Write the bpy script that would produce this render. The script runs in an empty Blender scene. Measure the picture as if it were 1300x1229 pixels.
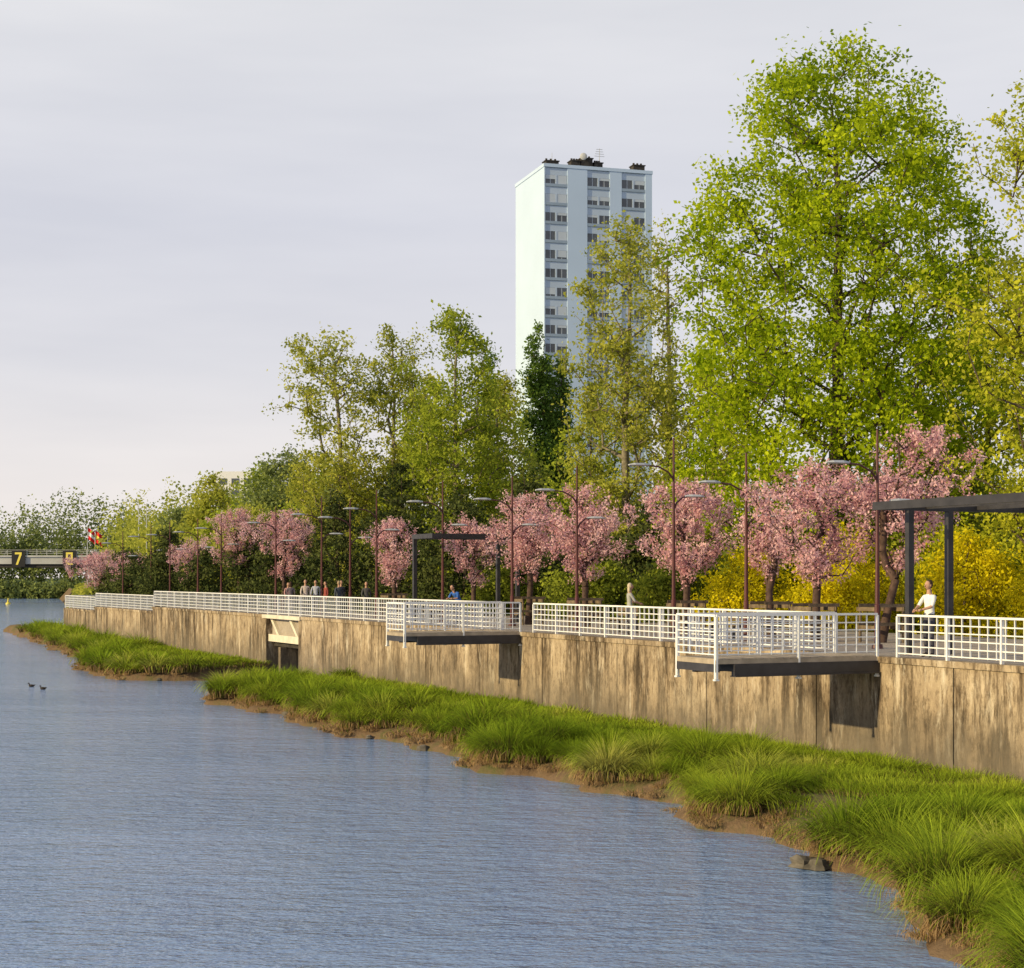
import bpy, math, random
import numpy as np
from mathutils import Vector, Matrix
random.seed(7)
scene = bpy.context.scene
scene.view_settings.view_transform = 'Standard'
try: scene.view_settings.look = 'None'
except Exception: pass
scene.view_settings.exposure = 0

# ---------------------------------------------------------------- materials
def new_mat(name):
    m = bpy.data.materials.new(name); m.use_nodes = True
    nt = m.node_tree; nt.nodes.clear()
    out = nt.nodes.new('ShaderNodeOutputMaterial')
    return m, nt, out
def setp(b, col=None, rough=.6, spec=.3, metal=0):
    if col is not None: b.inputs['Base Color'].default_value = (*col, 1)
    b.inputs['Roughness'].default_value = rough
    b.inputs['Metallic'].default_value = metal
    b.inputs['Specular IOR Level'].default_value = spec
def ramp(nt, fac, stops, interp='LINEAR'):
    r = nt.nodes.new('ShaderNodeValToRGB'); r.color_ramp.interpolation = interp
    e = r.color_ramp.elements
    e[0].position, e[0].color = stops[0][0], (*stops[0][1], 1)
    e[1].position, e[1].color = stops[-1][0], (*stops[-1][1], 1)
    for p, c in stops[1:-1]:
        x = e.new(p); x.color = (*c, 1)
    nt.links.new(fac, r.inputs[0]); return r.outputs[0]
def noise(nt, scale, detail=4, rough=.5, stretch=(1, 1, 1), rotz=0.0, offset=(0,0,0)):
    tc = nt.nodes.new('ShaderNodeTexCoord'); mp = nt.nodes.new('ShaderNodeMapping')
    mp.inputs['Scale'].default_value = stretch
    mp.inputs['Rotation'].default_value = (0, 0, rotz)
    mp.inputs['Location'].default_value = offset
    nt.links.new(tc.outputs['Object'], mp.inputs[0])
    n = nt.nodes.new('ShaderNodeTexNoise'); n.inputs['Scale'].default_value = scale
    n.inputs['Detail'].default_value = detail; n.inputs['Roughness'].default_value = rough
    nt.links.new(mp.outputs[0], n.inputs['Vector']); return n.outputs['Fac']
def mixc(nt, fac, a, b, mode='MIX'):
    m = nt.nodes.new('ShaderNodeMix'); m.data_type = 'RGBA'; m.blend_type = mode
    for s, v in ((m.inputs[0], fac), (m.inputs[6], a), (m.inputs[7], b)):
        if isinstance(v, (int, float)): s.default_value = v
        elif isinstance(v, tuple): s.default_value = (*v, 1)
        else: nt.links.new(v, s)
    return m.outputs[2]
def bump(nt, h, strength, dist, bsdf):
    b = nt.nodes.new('ShaderNodeBump'); b.inputs['Strength'].default_value = strength
    b.inputs['Distance'].default_value = dist
    nt.links.new(h, b.inputs['Height']); nt.links.new(b.outputs[0], bsdf.inputs['Normal'])
def simple(name, col, rough=.6, spec=.3, var=.25, scale=3, metal=0):
    m, nt, out = new_mat(name); b = nt.nodes.new('ShaderNodeBsdfPrincipled')
    setp(b, col, rough, spec, metal)
    n = noise(nt, scale, 3)
    lo = tuple(c*(1-var) for c in col); hi = tuple(min(1, c*(1+var)) for c in col)
    nt.links.new(ramp(nt, n, [(.3, lo), (.7, hi)]), b.inputs['Base Color'])
    nt.links.new(b.outputs[0], out.inputs[0]); return m
def leaf_mat(name, dark, light, trans=.35):
    m, nt, out = new_mat(name)
    a = nt.nodes.new('ShaderNodeAttribute'); a.attribute_name = 'tint'
    col = ramp(nt, a.outputs['Fac'], [(.05, dark), (.95, light)])
    d = nt.nodes.new('ShaderNodeBsdfDiffuse'); t = nt.nodes.new('ShaderNodeBsdfTranslucent')
    nt.links.new(col, d.inputs[0]); nt.links.new(col, t.inputs[0])
    mx = nt.nodes.new('ShaderNodeMixShader'); mx.inputs[0].default_value = trans
    nt.links.new(d.outputs[0], mx.inputs[1]); nt.links.new(t.outputs[0], mx.inputs[2])
    nt.links.new(mx.outputs[0], out.inputs[0]); return m

M_white = simple('white_paint', (.80, .80, .80), .35, .4, .05)
M_steel = simple('dark_steel', (.034, .032, .036), .45, .4, .3)
M_maroon = simple('maroon_paint', (.085, .022, .022), .45, .4, .2)
M_lampgrey = simple('lamp_grey', (.42, .43, .45), .4, .4, .1)
M_wood = simple('weathered_wood', (.16, .12, .08), .8, .1, .35, 6)
M_wood2 = simple('deck_wood', (.36, .30, .23), .8, .1, .2, 4)
M_bark = simple('bark', (.085, .065, .048), .9, .1, .4, 5)
M_barkc = simple('cherry_bark', (.085, .055, .045), .8, .1, .4, 6)
M_barkg = simple('pale_bark', (.19, .165, .12), .9, .1, .4, 5)
M_rock = simple('rock_grey', (.12, .105, .085), .9, .2, .5, 4)
M_conc = simple('bridge_concrete', (.42, .42, .40), .8, .2, .12, .5)
M_cream = simple('cream_concrete', (.62, .56, .45), .8, .2, .12, 2)
M_dark = simple('dark_interior', (.05, .045, .04), .9, .1, .4, 2)
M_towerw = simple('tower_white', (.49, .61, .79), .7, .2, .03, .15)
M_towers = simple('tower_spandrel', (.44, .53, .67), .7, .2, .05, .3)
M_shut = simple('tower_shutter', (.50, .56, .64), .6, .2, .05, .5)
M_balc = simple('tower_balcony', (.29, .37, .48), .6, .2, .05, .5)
M_glass = simple('tower_glass', (.06, .07, .085), .12, .6, .5, .4)
M_yel = simple('yellow_paint', (.75, .62, .10), .5, .3, .05)
M_blk = simple('black_board', (.015, .015, .015), .6, .3, .1)
M_red = simple('red_cloth', (.6, .03, .03), .8, .1, .1)
M_wcl = simple('white_cloth', (.75, .75, .75), .85, .1, .06, 8)

def wall_material():
    m, nt, out = new_mat('stained_concrete'); b = nt.nodes.new('ShaderNodeBsdfPrincipled'); setp(b, None, .85, .15)
    base = ramp(nt, noise(nt, .40, 7, .72), [(.34, (.19, .145, .10)), (.45, (.32, .245, .165)), (.57, (.44, .345, .235)), (.70, (.58, .48, .35))])
    streak = ramp(nt, noise(nt, 1.1, 6, .78, (1, 1, .15)), [(.40, (.11, .10, .095)), (.46, (.42, .39, .37)), (.53, (1, 1, 1))])
    c = mixc(nt, .86, base, streak, 'MULTIPLY')
    fine = ramp(nt, noise(nt, 6, 5, .82, (1, 1, .4)), [(.38, (.36, .34, .32)), (.52, (1, 1, 1))])
    c = mixc(nt, .8, c, fine, 'MULTIPLY')
    white = ramp(nt, noise(nt, 1.9, 6, .78, (1, 1, .22), 0, (7, 3, 1)), [(.54, (0, 0, 0)), (.66, (.75, .75, .75))])
    c = mixc(nt, white, c, (.64, .56, .44))
    geo = nt.nodes.new('ShaderNodeNewGeometry'); sx = nt.nodes.new('ShaderNodeSeparateXYZ')
    nt.links.new(geo.outputs['Position'], sx.inputs[0])
    ad = nt.nodes.new('ShaderNodeMath'); ad.operation = 'MULTIPLY_ADD'
    nt.links.new(noise(nt, .7, 6, .78, (1, 1, .5)), ad.inputs[0]); ad.inputs[1].default_value = 4.4
    nt.links.new(sx.outputs['Z'], ad.inputs[2])
    mr = nt.nodes.new('ShaderNodeMapRange'); mr.inputs[1].default_value = 3.0; mr.inputs[2].default_value = 4.6
    mr.inputs[3].default_value = .85; mr.inputs[4].default_value = 0
    nt.links.new(ad.outputs[0], mr.inputs[0])
    c = mixc(nt, mr.outputs[0], c, (.135, .115, .09))
    nt.links.new(c, b.inputs['Base Color'])
    bump(nt, noise(nt, 9, 6, .7), .5, .03, b)
    nt.links.new(b.outputs[0], out.inputs[0]); return m
M_wall = wall_material()

def water_material():
    m, nt, out = new_mat('river_water'); b = nt.nodes.new('ShaderNodeBsdfPrincipled')
    setp(b, (.19, .28, .46), .09, .5); b.inputs['IOR'].default_value = 1.33
    n1 = noise(nt, 1.0, 4, .70, (1, 1.9, 1), .25)
    n2 = noise(nt, 4.0, 2, .6, (1, 1.6, 1), -.2)
    n3 = noise(nt, .16, 2, .5, (1, 2, 1), .1)
    def ma(op, a, b2, c=None):
        k = nt.nodes.new('ShaderNodeMath'); k.operation = op
        for i, v in enumerate((a, b2, c)):
            if v is None: continue
            if isinstance(v, (int, float)): k.inputs[i].default_value = v
            else: nt.links.new(v, k.inputs[i])
        return k.outputs[0]
    h = ma('MULTIPLY_ADD', n2, .28, n1)
    patch = ramp(nt, noise(nt, .035, 3, .6, (1, 2.6, 1)), [(.35, (.4, .4, .4)), (.65, (1, 1, 1))])
    h = ma('MULTIPLY', h, patch)
    h = ma('MULTIPLY_ADD', n3, .4, h)
    bump(nt, h, 1.0, .20, b)
    nt.links.new(b.outputs[0], out.inputs[0]); return m
M_water = water_material()

def grass_mat(name):
    m, nt, out = new_mat(name)
    a = nt.nodes.new('ShaderNodeAttribute'); a.attribute_name = 'tint'
    oi = nt.nodes.new('ShaderNodeAttribute'); oi.attribute_name = 'hue'
    g1 = ramp(nt, oi.outputs['Fac'], [(0, (.16, .26, .018)), (.4, (.30, .42, .030)), (.8, (.46, .56, .050)), (1, (.60, .60, .13))])
    col = mixc(nt, ramp(nt, a.outputs['Fac'], [(.1, (0, 0, 0)), (.5, (1, 1, 1))]), (.42, .28, .14), g1)
    base_shade = ramp(nt, a.outputs['Fac'], [(.0, (1, 1, 1)), (.12, (1, 1, 1)), (.2, (.30, .30, .30)), (.35, (.36, .36, .36)), (.9, (1, 1, 1))])  # darkens green blade bases: shade between tussocks painted into the colour
    col = mixc(nt, 1.0, col, base_shade, 'MULTIPLY')
    d = nt.nodes.new('ShaderNodeBsdfDiffuse'); t = nt.nodes.new('ShaderNodeBsdfTranslucent')
    nt.links.new(col, d.inputs[0]); nt.links.new(col, t.inputs[0])
    mx = nt.nodes.new('ShaderNodeMixShader'); mx.inputs[0].default_value = .32
    nt.links.new(d.outputs[0], mx.inputs[1]); nt.links.new(t.outputs[0], mx.inputs[2])
    nt.links.new(mx.outputs[0], out.inputs[0]); return m
M_grass = grass_mat('bank_grass_blades')

def ground_mat(name, c1, c2, c3, scale=.6):
    m, nt, out = new_mat(name); b = nt.nodes.new('ShaderNodeBsdfPrincipled'); setp(b, None, .95, .1)
    nt.links.new(ramp(nt, noise(nt, scale, 6, .65), [(.3, c1), (.5, c2), (.7, c3)]), b.inputs['Base Color'])
    bump(nt, noise(nt, 6, 5, .7), .8, .08, b)
    nt.links.new(b.outputs[0], out.inputs[0]); return m
M_lawn = ground_mat('shadowed_lawn', (.05, .07, .025), (.06, .09, .03), (.08, .11, .04), .3)  # greens darkened so the ground looks shadowed by its colour
M_bank = ground_mat('bank_soil', (.10, .065, .04), (.17, .115, .07), (.09, .10, .035), .9)
M_pave = ground_mat('promenade_paving', (.30, .26, .22), (.36, .31, .26), (.42, .37, .31), 1.5)

L_maple = leaf_mat('maple_leaves', (.15, .25, .008), (.60, .68, .025), .5)
L_yel = leaf_mat('young_leaves', (.28, .33, .015), (.70, .68, .06), .5)
L_olive = leaf_mat('olive_leaves', (.21, .25, .03), (.60, .59, .10), .5)
L_mid = leaf_mat('green_leaves', (.16, .23, .02), (.50, .55, .06), .48)
L_dark = leaf_mat('poplar_leaves', (.06, .115, .02), (.19, .29, .05), .38)
L_pine = leaf_mat('pine_needles', (.028, .045, .016), (.13, .15, .045), .2)
L_far = leaf_mat('hazed_far_leaves', (.13, .17, .06), (.33, .38, .12), .35)  # greyed greens: distance haze painted into the leaf colours
L_forsy = leaf_mat('yellow_bush_leaves', (.44, .40, .01), (.92, .78, .02), .48)
L_shrub = leaf_mat('shrub_leaves', (.11, .15, .02), (.34, .38, .045), .4)
L_pink = leaf_mat('cherry_blossom', (.52, .24, .27), (.95, .68, .69), .42)

# ---------------------------------------------------------------- mesh helpers
U = Vector((-.4134, .9105, 0)); N = Vector((.9105, .4134, 0)); Z = Vector((0, 0, 1)); W0 = Vector((28.82, 0, 0))
def wp(t, n, z=0.0):
    return W0 + U*t + N*n + Z*z
class MB:
    def __init__(s): s.v = []; s.f = []; s.m = []
    def add(s, vs, fs, m=0):
        o = len(s.v); s.v += [tuple(v) for v in vs]
        for f in fs: s.f.append(tuple(i+o for i in f)); s.m.append(m)
    def box(s, c, ax, h, m=0):
        c = Vector(c); A = [Vector(ax[i])*h[i] for i in range(3)]
        vs = [c + A[0]*i + A[1]*j + A[2]*k for i in (-1, 1) for j in (-1, 1) for k in (-1, 1)]
        s.add(vs, [(0,1,3,2),(4,6,7,5),(0,4,5,1),(2,3,7,6),(0,2,6,4),(1,5,7,3)], m)
    def btn(s, t0, t1, n0, n1, z0, z1, m=0):
        s.box(wp((t0+t1)/2, (n0+n1)/2, (z0+z1)/2), (U, N, Z), (abs(t1-t0)/2, abs(n1-n0)/2, abs(z1-z0)/2), m)
    def bxyz(s, x0, x1, y0, y1, z0, z1, m=0):
        s.box(((x0+x1)/2, (y0+y1)/2, (z0+z1)/2), ((1,0,0),(0,1,0),(0,0,1)), (abs(x1-x0)/2, abs(y1-y0)/2, abs(z1-z0)/2), m)
    def tube(s, pts, rad, seg=8, m=0):
        pts = [Vector(p) for p in pts]; vs = []; fs = []
        for i, p in enumerate(pts):
            d = (pts[min(i+1, len(pts)-1)] - pts[max(i-1, 0)]).normalized()
            a = d.cross(Vector((0.13, 1, .05)) if abs(d.y) < .9 else Vector((1, 0, .1))).normalized(); b = d.cross(a)
            for k in range(seg):
                an = 2*math.pi*k/seg; vs.append(p + (a*math.cos(an)+b*math.sin(an))*rad[i])
        for i in range(len(pts)-1):
            for k in range(seg):
                fs.append((i*seg+k, i*seg+(k+1)%seg, (i+1)*seg+(k+1)%seg, (i+1)*seg+k))
        fs.append(tuple(range(seg))[::-1]); fs.append(tuple((len(pts)-1)*seg+k for k in range(seg)))
        s.add(vs, fs, m)
    def ell(s, c, r, m=0, nu=10, nv=8, fn=None):
        vs = []; fs = []
        for j in range(nv+1):
            ph = math.pi*j/nv
            for i in range(nu):
                th = 2*math.pi*i/nu
                d = Vector((math.sin(ph)*math.cos(th), math.sin(ph)*math.sin(th), math.cos(ph)))
                k = fn(d) if fn else 1
                vs.append(Vector(c) + Vector((d.x*r[0], d.y*r[1], d.z*r[2]))*k)
        for j in range(nv):
            for i in range(nu):
                fs.append((j*nu+i, (j+1)*nu+i, (j+1)*nu+(i+1)%nu, j*nu+(i+1)%nu))
        s.add(vs, fs, m)
    def build(s, name, mats, smooth=False, recalc=True, parent=None):
        me = bpy.data.meshes.new(name); me.from_pydata(s.v, [], s.f)
        for m in mats: me.materials.append(m)
        me.polygons.foreach_set('material_index', s.m)
        if smooth: me.polygons.foreach_set('use_smooth', [True]*len(s.f))
        me.update()
        if recalc:
            import bmesh
            bm = bmesh.new(); bm.from_mesh(me); bmesh.ops.recalc_face_normals(bm, faces=bm.faces); bm.to_mesh(me); bm.free()
        o = bpy.data.objects.new(name, me); scene.collection.objects.link(o)
        if parent: o.parent = parent
        return o
def quad_mesh(name, V, Q, mi, tint, mats, smooth=None, hue=None):
    me = bpy.data.meshes.new(name)
    me.vertices.add(len(V)); me.vertices.foreach_set('co', np.ascontiguousarray(V, dtype=np.float32).ravel())
    me.loops.add(4*len(Q)); me.loops.foreach_set('vertex_index', np.ascontiguousarray(Q, dtype=np.int32).ravel())
    me.polygons.add(len(Q)); me.polygons.foreach_set('loop_start', np.arange(0, 4*len(Q), 4, dtype=np.int32))
    for m in mats: me.materials.append(m)
    me.polygons.foreach_set('material_index', np.ascontiguousarray(mi, dtype=np.int32))
    if smooth is not None: me.polygons.foreach_set('use_smooth', smooth)
    at = me.attributes.new('tint', 'FLOAT', 'FACE'); at.data.foreach_set('value', np.ascontiguousarray(tint, dtype=np.float32))
    if hue is not None:
        at = me.attributes.new('hue', 'FLOAT', 'FACE'); at.data.foreach_set('value', np.ascontiguousarray(hue, dtype=np.float32))
    me.update(calc_edges=True)
    return me
def link(name, me, loc=(0,0,0), parent=None):
    o = bpy.data.objects.new(name, me); o.location = loc; scene.collection.objects.link(o)
    if parent: o.parent = parent
    return o

# ---------------------------------------------------------------- foliage
def norm(a): return a/np.maximum(np.linalg.norm(a, axis=1, keepdims=True), 1e-6)
def leaf_quads(P, out, ls, rs, up=.35, asp=.62):
    n = len(P)
    nr = norm(rs.normal(size=(n, 3)) + np.array([0, 0, up]) + out*.4)
    a = norm(np.cross(nr, rs.normal(size=(n, 3)))); b = np.cross(nr, a)
    l = ls*rs.uniform(.55, 1.3, (n, 1))*.5
    V = np.stack([P+a*l, P+b*l*asp, P-a*l, P-b*l*asp], 1).reshape(-1, 3)
    Q = np.arange(4*n).reshape(n, 4)
    return V, Q
def tree(name, x, y, z0, H, prof, mats, ncl, lpc, ls, cr, seed, tr=.3, flat=.75, lean=(0, 0), gap=.15,
         tfrac=.7, attach=.15, up=.35, gk=.9, outer=.45, tubemin=.012, hb=1.2, lumpk=1.0, along=0.0):
    rs = np.random.RandomState(seed)
    hs, rr = np.array(prof, dtype=float).T
    grid = np.linspace(hs[0], hs[-1], 200); R = np.interp(grid, hs, rr); w = (R+.12)**1.4; w /= w.sum()
    n2 = int(ncl*1.6)+10
    h = rs.choice(grid, n2, p=w)+rs.uniform(-.01, .01, n2); th = rs.uniform(0, 2*math.pi, n2); ph = rs.uniform(0, 6.28, 6)
    lump = 1+lumpk*(.17*np.sin(3*th+ph[0]+11*h)+.14*np.sin(5*th+ph[1]-19*h)+.1*np.sin(2*th+27*h+ph[2]))
    rad = np.interp(h, hs, rr)*lump*rs.uniform(0, 1, n2)**outer
    P = np.c_[rad*np.cos(th)+lean[0]*h, rad*np.sin(th)+lean[1]*h, h*H]
    g = np.sin(P[:, 0]*gk+ph[3])*np.sin(P[:, 1]*gk+ph[4])+np.sin(P[:, 2]*gk*.9+ph[5])*.6+rs.normal(size=n2)*.25
    P = P[g > np.quantile(g, gap)][:ncl]
    if len(P) == 0: return
    order = np.argsort(np.hypot(P[:, 0], P[:, 1])+.15*P[:, 2]); P = P[order]; n = len(P)
    K = max(3, int(H*tfrac/.7)); pos = np.zeros((K+n*30+10, 3)); par = np.zeros(len(pos), int)-1
    wob = rs.normal(size=(K, 2)).cumsum(0)*.05*min(1, H/12.)
    for i in range(K):
        f = i/(K-1); hh = f*H*tfrac
        pos[i] = (lean[0]*hh/H+wob[i, 0]*f, lean[1]*hh/H+wob[i, 1]*f, hh); par[i] = i-1
    cnt = K; a0 = max(1, int(K*attach)); tips = []
    step = max(.5, H*.04); DIR = np.zeros((n, 3))
    for ii, p in enumerate(P):
        q = pos[a0:cnt]; d = q-p; dd = np.linalg.norm(d, axis=1); dxy = np.hypot(d[:, 0], d[:, 1])
        j = a0+int(np.argmin(dd+hb*np.maximum(0, d[:, 2]+.45*dxy)))
        a = pos[j].copy(); D = np.linalg.norm(p-a); k = min(25, max(1, int(D/step))); pr = j
        DIR[ii] = (p-a)
        for s in range(1, k+1):
            f = s/k; v = a+(p-a)*f
            if s < k: v = v+rs.normal(size=3)*.05*D/k*1.5+np.array([0, 0, -.10*D*math.sin(math.pi*f)])
            pos[cnt] = v; par[cnt] = pr; pr = cnt; cnt += 1
        tips.append(cnt-1)
    pos = pos[:cnt]; par = par[:cnt]; c = np.zeros(cnt); c[tips] += 1
    for i in range(cnt-1, 0, -1): c[par[i]] += c[i]
    c = np.maximum(c, 1); r = np.maximum(tubemin, tr*(c/c[0])**.55)
    r[0] *= 1.35
    e = np.arange(1, cnt); A = pos[par[e]]; B = pos[e]; ra = r[par[e]]; ra = np.minimum(ra, r[e]*1.6+.01); rb = r[e]
    d = norm(B-A); ref = np.where(np.abs(d[:, 2:3]) > .9, np.array([[1., 0, 0]]), np.array([[0, 0, 1.]]))
    aa = norm(np.cross(d, ref)); bb = np.cross(d, aa); S = 5; rings = []
    for Pt, rad_ in ((A, ra), (B, rb)):
        for k in range(S):
            an = 2*math.pi*k/S; rings.append(Pt+(aa*math.cos(an)+bb*math.sin(an))*rad_[:, None])
    TV = np.stack(rings, 1); m = len(e); base = np.arange(m)[:, None]*2*S
    TQ = np.concatenate([np.c_[base+k, base+(k+1) % S, base+S+(k+1) % S, base+S+k] for k in range(S)], 0)
    TV = TV.reshape(-1, 3)
    rep = np.maximum(4, (lpc*rs.uniform(.45, 1.5, n)).astype(int)); idx = np.repeat(np.arange(n), rep)
    L = P[idx]+rs.normal(size=(len(idx), 3))*cr*np.array([1, 1, flat])*rs.uniform(.5, 1.15, n)[idx][:, None]
    if along > 0:
        Dn = norm(DIR+np.array([0, 0, .3])); L = L+Dn[idx]*(rs.uniform(-1, 1, (len(idx), 1))*along)
    ctr = np.array([0, 0, H*.55]); outv = norm(L-ctr)
    LV, LQ = leaf_quads(L, outv, ls, rs, up)
    tint = np.clip(rs.uniform(0, 1, n)[idx]*.55+rs.uniform(0, 1, len(idx))*.45, 0, 1)
    V = np.concatenate([TV, LV]); Q = np.concatenate([TQ, LQ+len(TV)])
    mi = np.r_[np.zeros(len(TQ)), np.ones(len(LQ))]; tn = np.r_[np.zeros(len(TQ)), tint]
    me = quad_mesh(name, V, Q, mi, tn, mats, np.r_[np.ones(len(TQ), bool), np.zeros(len(LQ), bool)])
    return link(name, me, (x, y, z0))
def leaf_mass(name, blobs, mat, per, ls, seed, k=60, sp=.12):
    rs = np.random.RandomState(seed); PP = []; TT = []; OO = []
    for (x, y, z, rx, ry, rz) in blobs:
        c = norm(rs.normal(size=(k, 3))); c *= rs.uniform(.35, .9, (k, 1)); t0 = rs.uniform(0, 1)
        tk = rs.uniform(0, 1, k); idx = rs.randint(0, k, per)
        q = c[idx]+np.clip(rs.normal(size=(per, 3)), -1.7, 1.7)*sp
        PP.append(q*np.array([rx, ry, rz])+np.array([x, y, z])); OO.append(norm(q))
        TT.append(np.clip(.35*t0+.35*tk[idx]+.3*rs.uniform(0, 1, per), 0, 1))
    P = np.concatenate(PP); V, Q = leaf_quads(P, np.concatenate(OO), ls, rs)
    return link(name, quad_mesh(name, V, Q, np.zeros(len(Q)), np.concatenate(TT), [mat]))

G = 2.7
tree('maple_tree', 14.2, 76, G, 26.2, [(.14, 3.0), (.19, 5.8), (.28, 7.0), (.42, 6.8), (.5, 6.3), (.6, 6.8), (.68, 6.3), (.76, 5.4), (.84, 5.0), (.91, 3.9), (.96, 2.4), (1.0, .6)],
     [M_bark, L_maple], 1150, 78, .225, .50, 11, tr=.5, gap=.07, flat=.7, tfrac=.85, lumpk=.6, outer=.4)
tree('ash_tree', 20.2, 61, G, 21.8, [(.15, 3.2), (.3, 4.6), (.5, 5.0), (.7, 4.6), (.85, 3.6), (1, 1.2)], [M_bark, L_yel], 440, 68, .18, .38, 17, tr=.34, gap=.30, tfrac=.8)
tree('ash_tree', 22.6, 82, G, 18.5, [(.1, 4), (.4, 5.6), (.7, 4.6), (1, 1.0)], [M_bark, L_yel], 460, 70, .25, .5, 13, tr=.3, gap=.15)
tree('alder_tree', 6.2, 93, G, 22.0, [(.12, 2.6), (.3, 3.3), (.5, 3.2), (.7, 2.8), (.85, 2.4), (1, .7)], [M_barkg, L_olive], 380, 52, .22, .42, 21, tr=.32, gap=.30, tfrac=.85, lean=(-.3, 0))
tree('alder_tree', 8.8, 97, G, 23.6, [(.12, 2.2), (.4, 2.6), (.7, 2.0), (.88, 1.7), (1, .6)], [M_barkg, L_olive], 260, 42, .20, .38, 22, tr=.3, gap=.32, tfrac=.9)
tree('alder_tree', 4.6, 100, G, 13.5, [(.08, 2.4), (.4, 2.6), (.8, 1.8), (1, .5)], [M_bark, L_mid], 200, 60, .25, .42, 23, tr=.25)
tree('alder_tree', 10.5, 90, G, 14, [(.08, 2.6), (.4, 3.2), (.8, 2.2), (1, .5)], [M_bark, L_olive], 220, 60, .25, .42, 24, tr=.25)
tree('willow_tree', -10.6, 115, G, 19.6, [(.1, 2.4), (.35, 3.4), (.6, 3.3), (.8, 3.0), (.93, 2.1), (1, .6)], [M_barkg, L_olive], 360, 46, .24, .42, 31, tr=.32, gap=.32, lean=(-1.8, 0), tfrac=.85, lumpk=1.3)
tree('willow_tree', -8.0, 117, G, 20.2, [(.1, 2.4), (.4, 3.0), (.7, 2.6), (.9, 1.9), (1, .5)], [M_barkg, L_olive], 300, 50, .24, .44, 32, tr=.3, gap=.25, tfrac=.9)
tree('birch_tree', -3.6, 112, G, 20.2, [(.08, 3), (.3, 4.2), (.5, 4.2), (.7, 3.3), (.87, 2.1), (1, .5)], [M_barkg, L_mid], 460, 58, .25, .44, 33, tr=.34, gap=.2, tfrac=.88)
tree('birch_tree', -.6, 118, G, 16.6, [(.08, 2.8), (.35, 3.4), (.65, 2.6), (.87, 1.6), (1, .5)], [M_barkg, L_olive], 320, 52, .25, .44, 34, tr=.3, gap=.2, tfrac=.88)
tree('birch_tree', -6.0, 125, G, 17.6, [(.08, 2.8), (.35, 3.4), (.65, 2.8), (1, .5)], [M_barkg, L_olive], 260, 55, .27, .48, 35, tr=.3, gap=.2, tfrac=.88)
tree('poplar_tree', 2.3, 145, G, 23.6, [(.1, 1.0), (.3, 1.4), (.6, 1.5), (.8, 1.2), (.93, .8), (1, .15)], [M_bark, L_dark], 280, 65, .29, .36, 41, tr=.3, gap=.05, flat=1.2, tfrac=.95, lumpk=.4)
tree('poplar_tree', 4.0, 146, G, 21.6, [(.1, .9), (.3, 1.1), (.6, 1.2), (.8, .9), (.93, .6), (1, .15)], [M_bark, L_dark], 200, 65, .29, .34, 42, tr=.3, gap=.05, flat=1.2, tfrac=.95, lumpk=.4)
tree('poplar_tree', -1.7, 142, G, 20.6, [(.1, .9), (.3, 1.3), (.6, 1.3), (.8, 1.0), (1, .15)], [M_bark, L_dark], 180, 60, .27, .36, 43, tr=.3, gap=.05, flat=1.2, tfrac=.95, lumpk=.4)
for i, (x, y, H, R, mt) in enumerate([(-26.5, 200, 18.4, 5.2, L_far), (-31, 215, 17, 5, L_mid), (-20.5, 190, 15, 5, L_mid), (-38.5, 225, 16.8, 3.8, L_olive), (-16, 165, 13, 4.5, L_far), (-29, 175, 9, 4, L_mid), (-45, 235, 12, 4.6, L_far), (-24, 160, 9, 3.6, L_olive)]):
    tree('linden_tree', x, y, G, H, [(.06, R*.7), (.35, R), (.65, R*.85), (.88, R*.5), (1, .4)], [M_bark, mt], 260, 60, .42, .75, 50+i, tr=.35, gap=.08, lumpk=.5)
for i, (x, y, H, R) in enumerate([(-10.2, 101, 7.6, 2.3), (-6.4, 98, 9.0, 2.7), (-2.6, 95, 7.8, 2.5), (.6, 92, 8.3, 2.5), (3.6, 88, 6.5, 2.2), (-13.6, 106, 6.6, 2.2), (-17, 112, 6.0, 2.1), (-21.5, 121, 5.0, 2), (-25.6, 128, 4.6, 1.9), (6.8, 86, 6.6, 2.4), (-30.5, 142, 5.0, 2.4), (-34, 152, 5, 2.4), (-27, 136, 6.4, 2.2)]):
    tree('pine_tree', x, y, G, H, [(.04, R), (.3, R), (.6, R*.75), (.85, R*.4), (1, .12)], [M_bark, L_pine], 180, 60, .21, .38, 70+i, tr=.16, gap=.12, flat=.5, tfrac=.9, attach=.05, hb=.3)
for i, (x, y, H, R, mt) in enumerate([(9.6, 70, 3.6, 2.2, L_forsy), (13.2, 68, 4.6, 2.6, L_forsy), (17.6, 67, 5.2, 2.8, L_yel), (20.2, 63, 4.6, 2.3, L_forsy), (22.5, 66, 5.5, 2.6, L_yel),
                                      (11.2, 74, 5.0, 2.6, L_shrub), (7.5, 76, 4.0, 2.2, L_shrub), (15.6, 72, 6.8, 2.6, L_shrub), (24.5, 72, 6, 3, L_shrub), (19.0, 74, 6.8, 3, L_shrub), (3.6, 82, 3.6, 2.2, L_shrub), (0, 90, 3.0, 2.2, L_shrub), (18.0, 57, 3.2, 1.7, L_forsy), (16.2, 62, 4.2, 2.0, L_forsy), (12.2, 65, 2.8, 1.6, L_forsy)]):
    nm = 'forsythia_bush' if mt is L_forsy else 'shrub'
    tree(nm, x, y, G, H, [(.03, R*.8), (.35, R), (.7, R*.8), (1, R*.25)], [M_bark, mt], 210, 62, .14 if mt is L_forsy else .19, .30, 100+i, tr=.08, gap=.12, attach=0.02, hb=.4)

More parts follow.
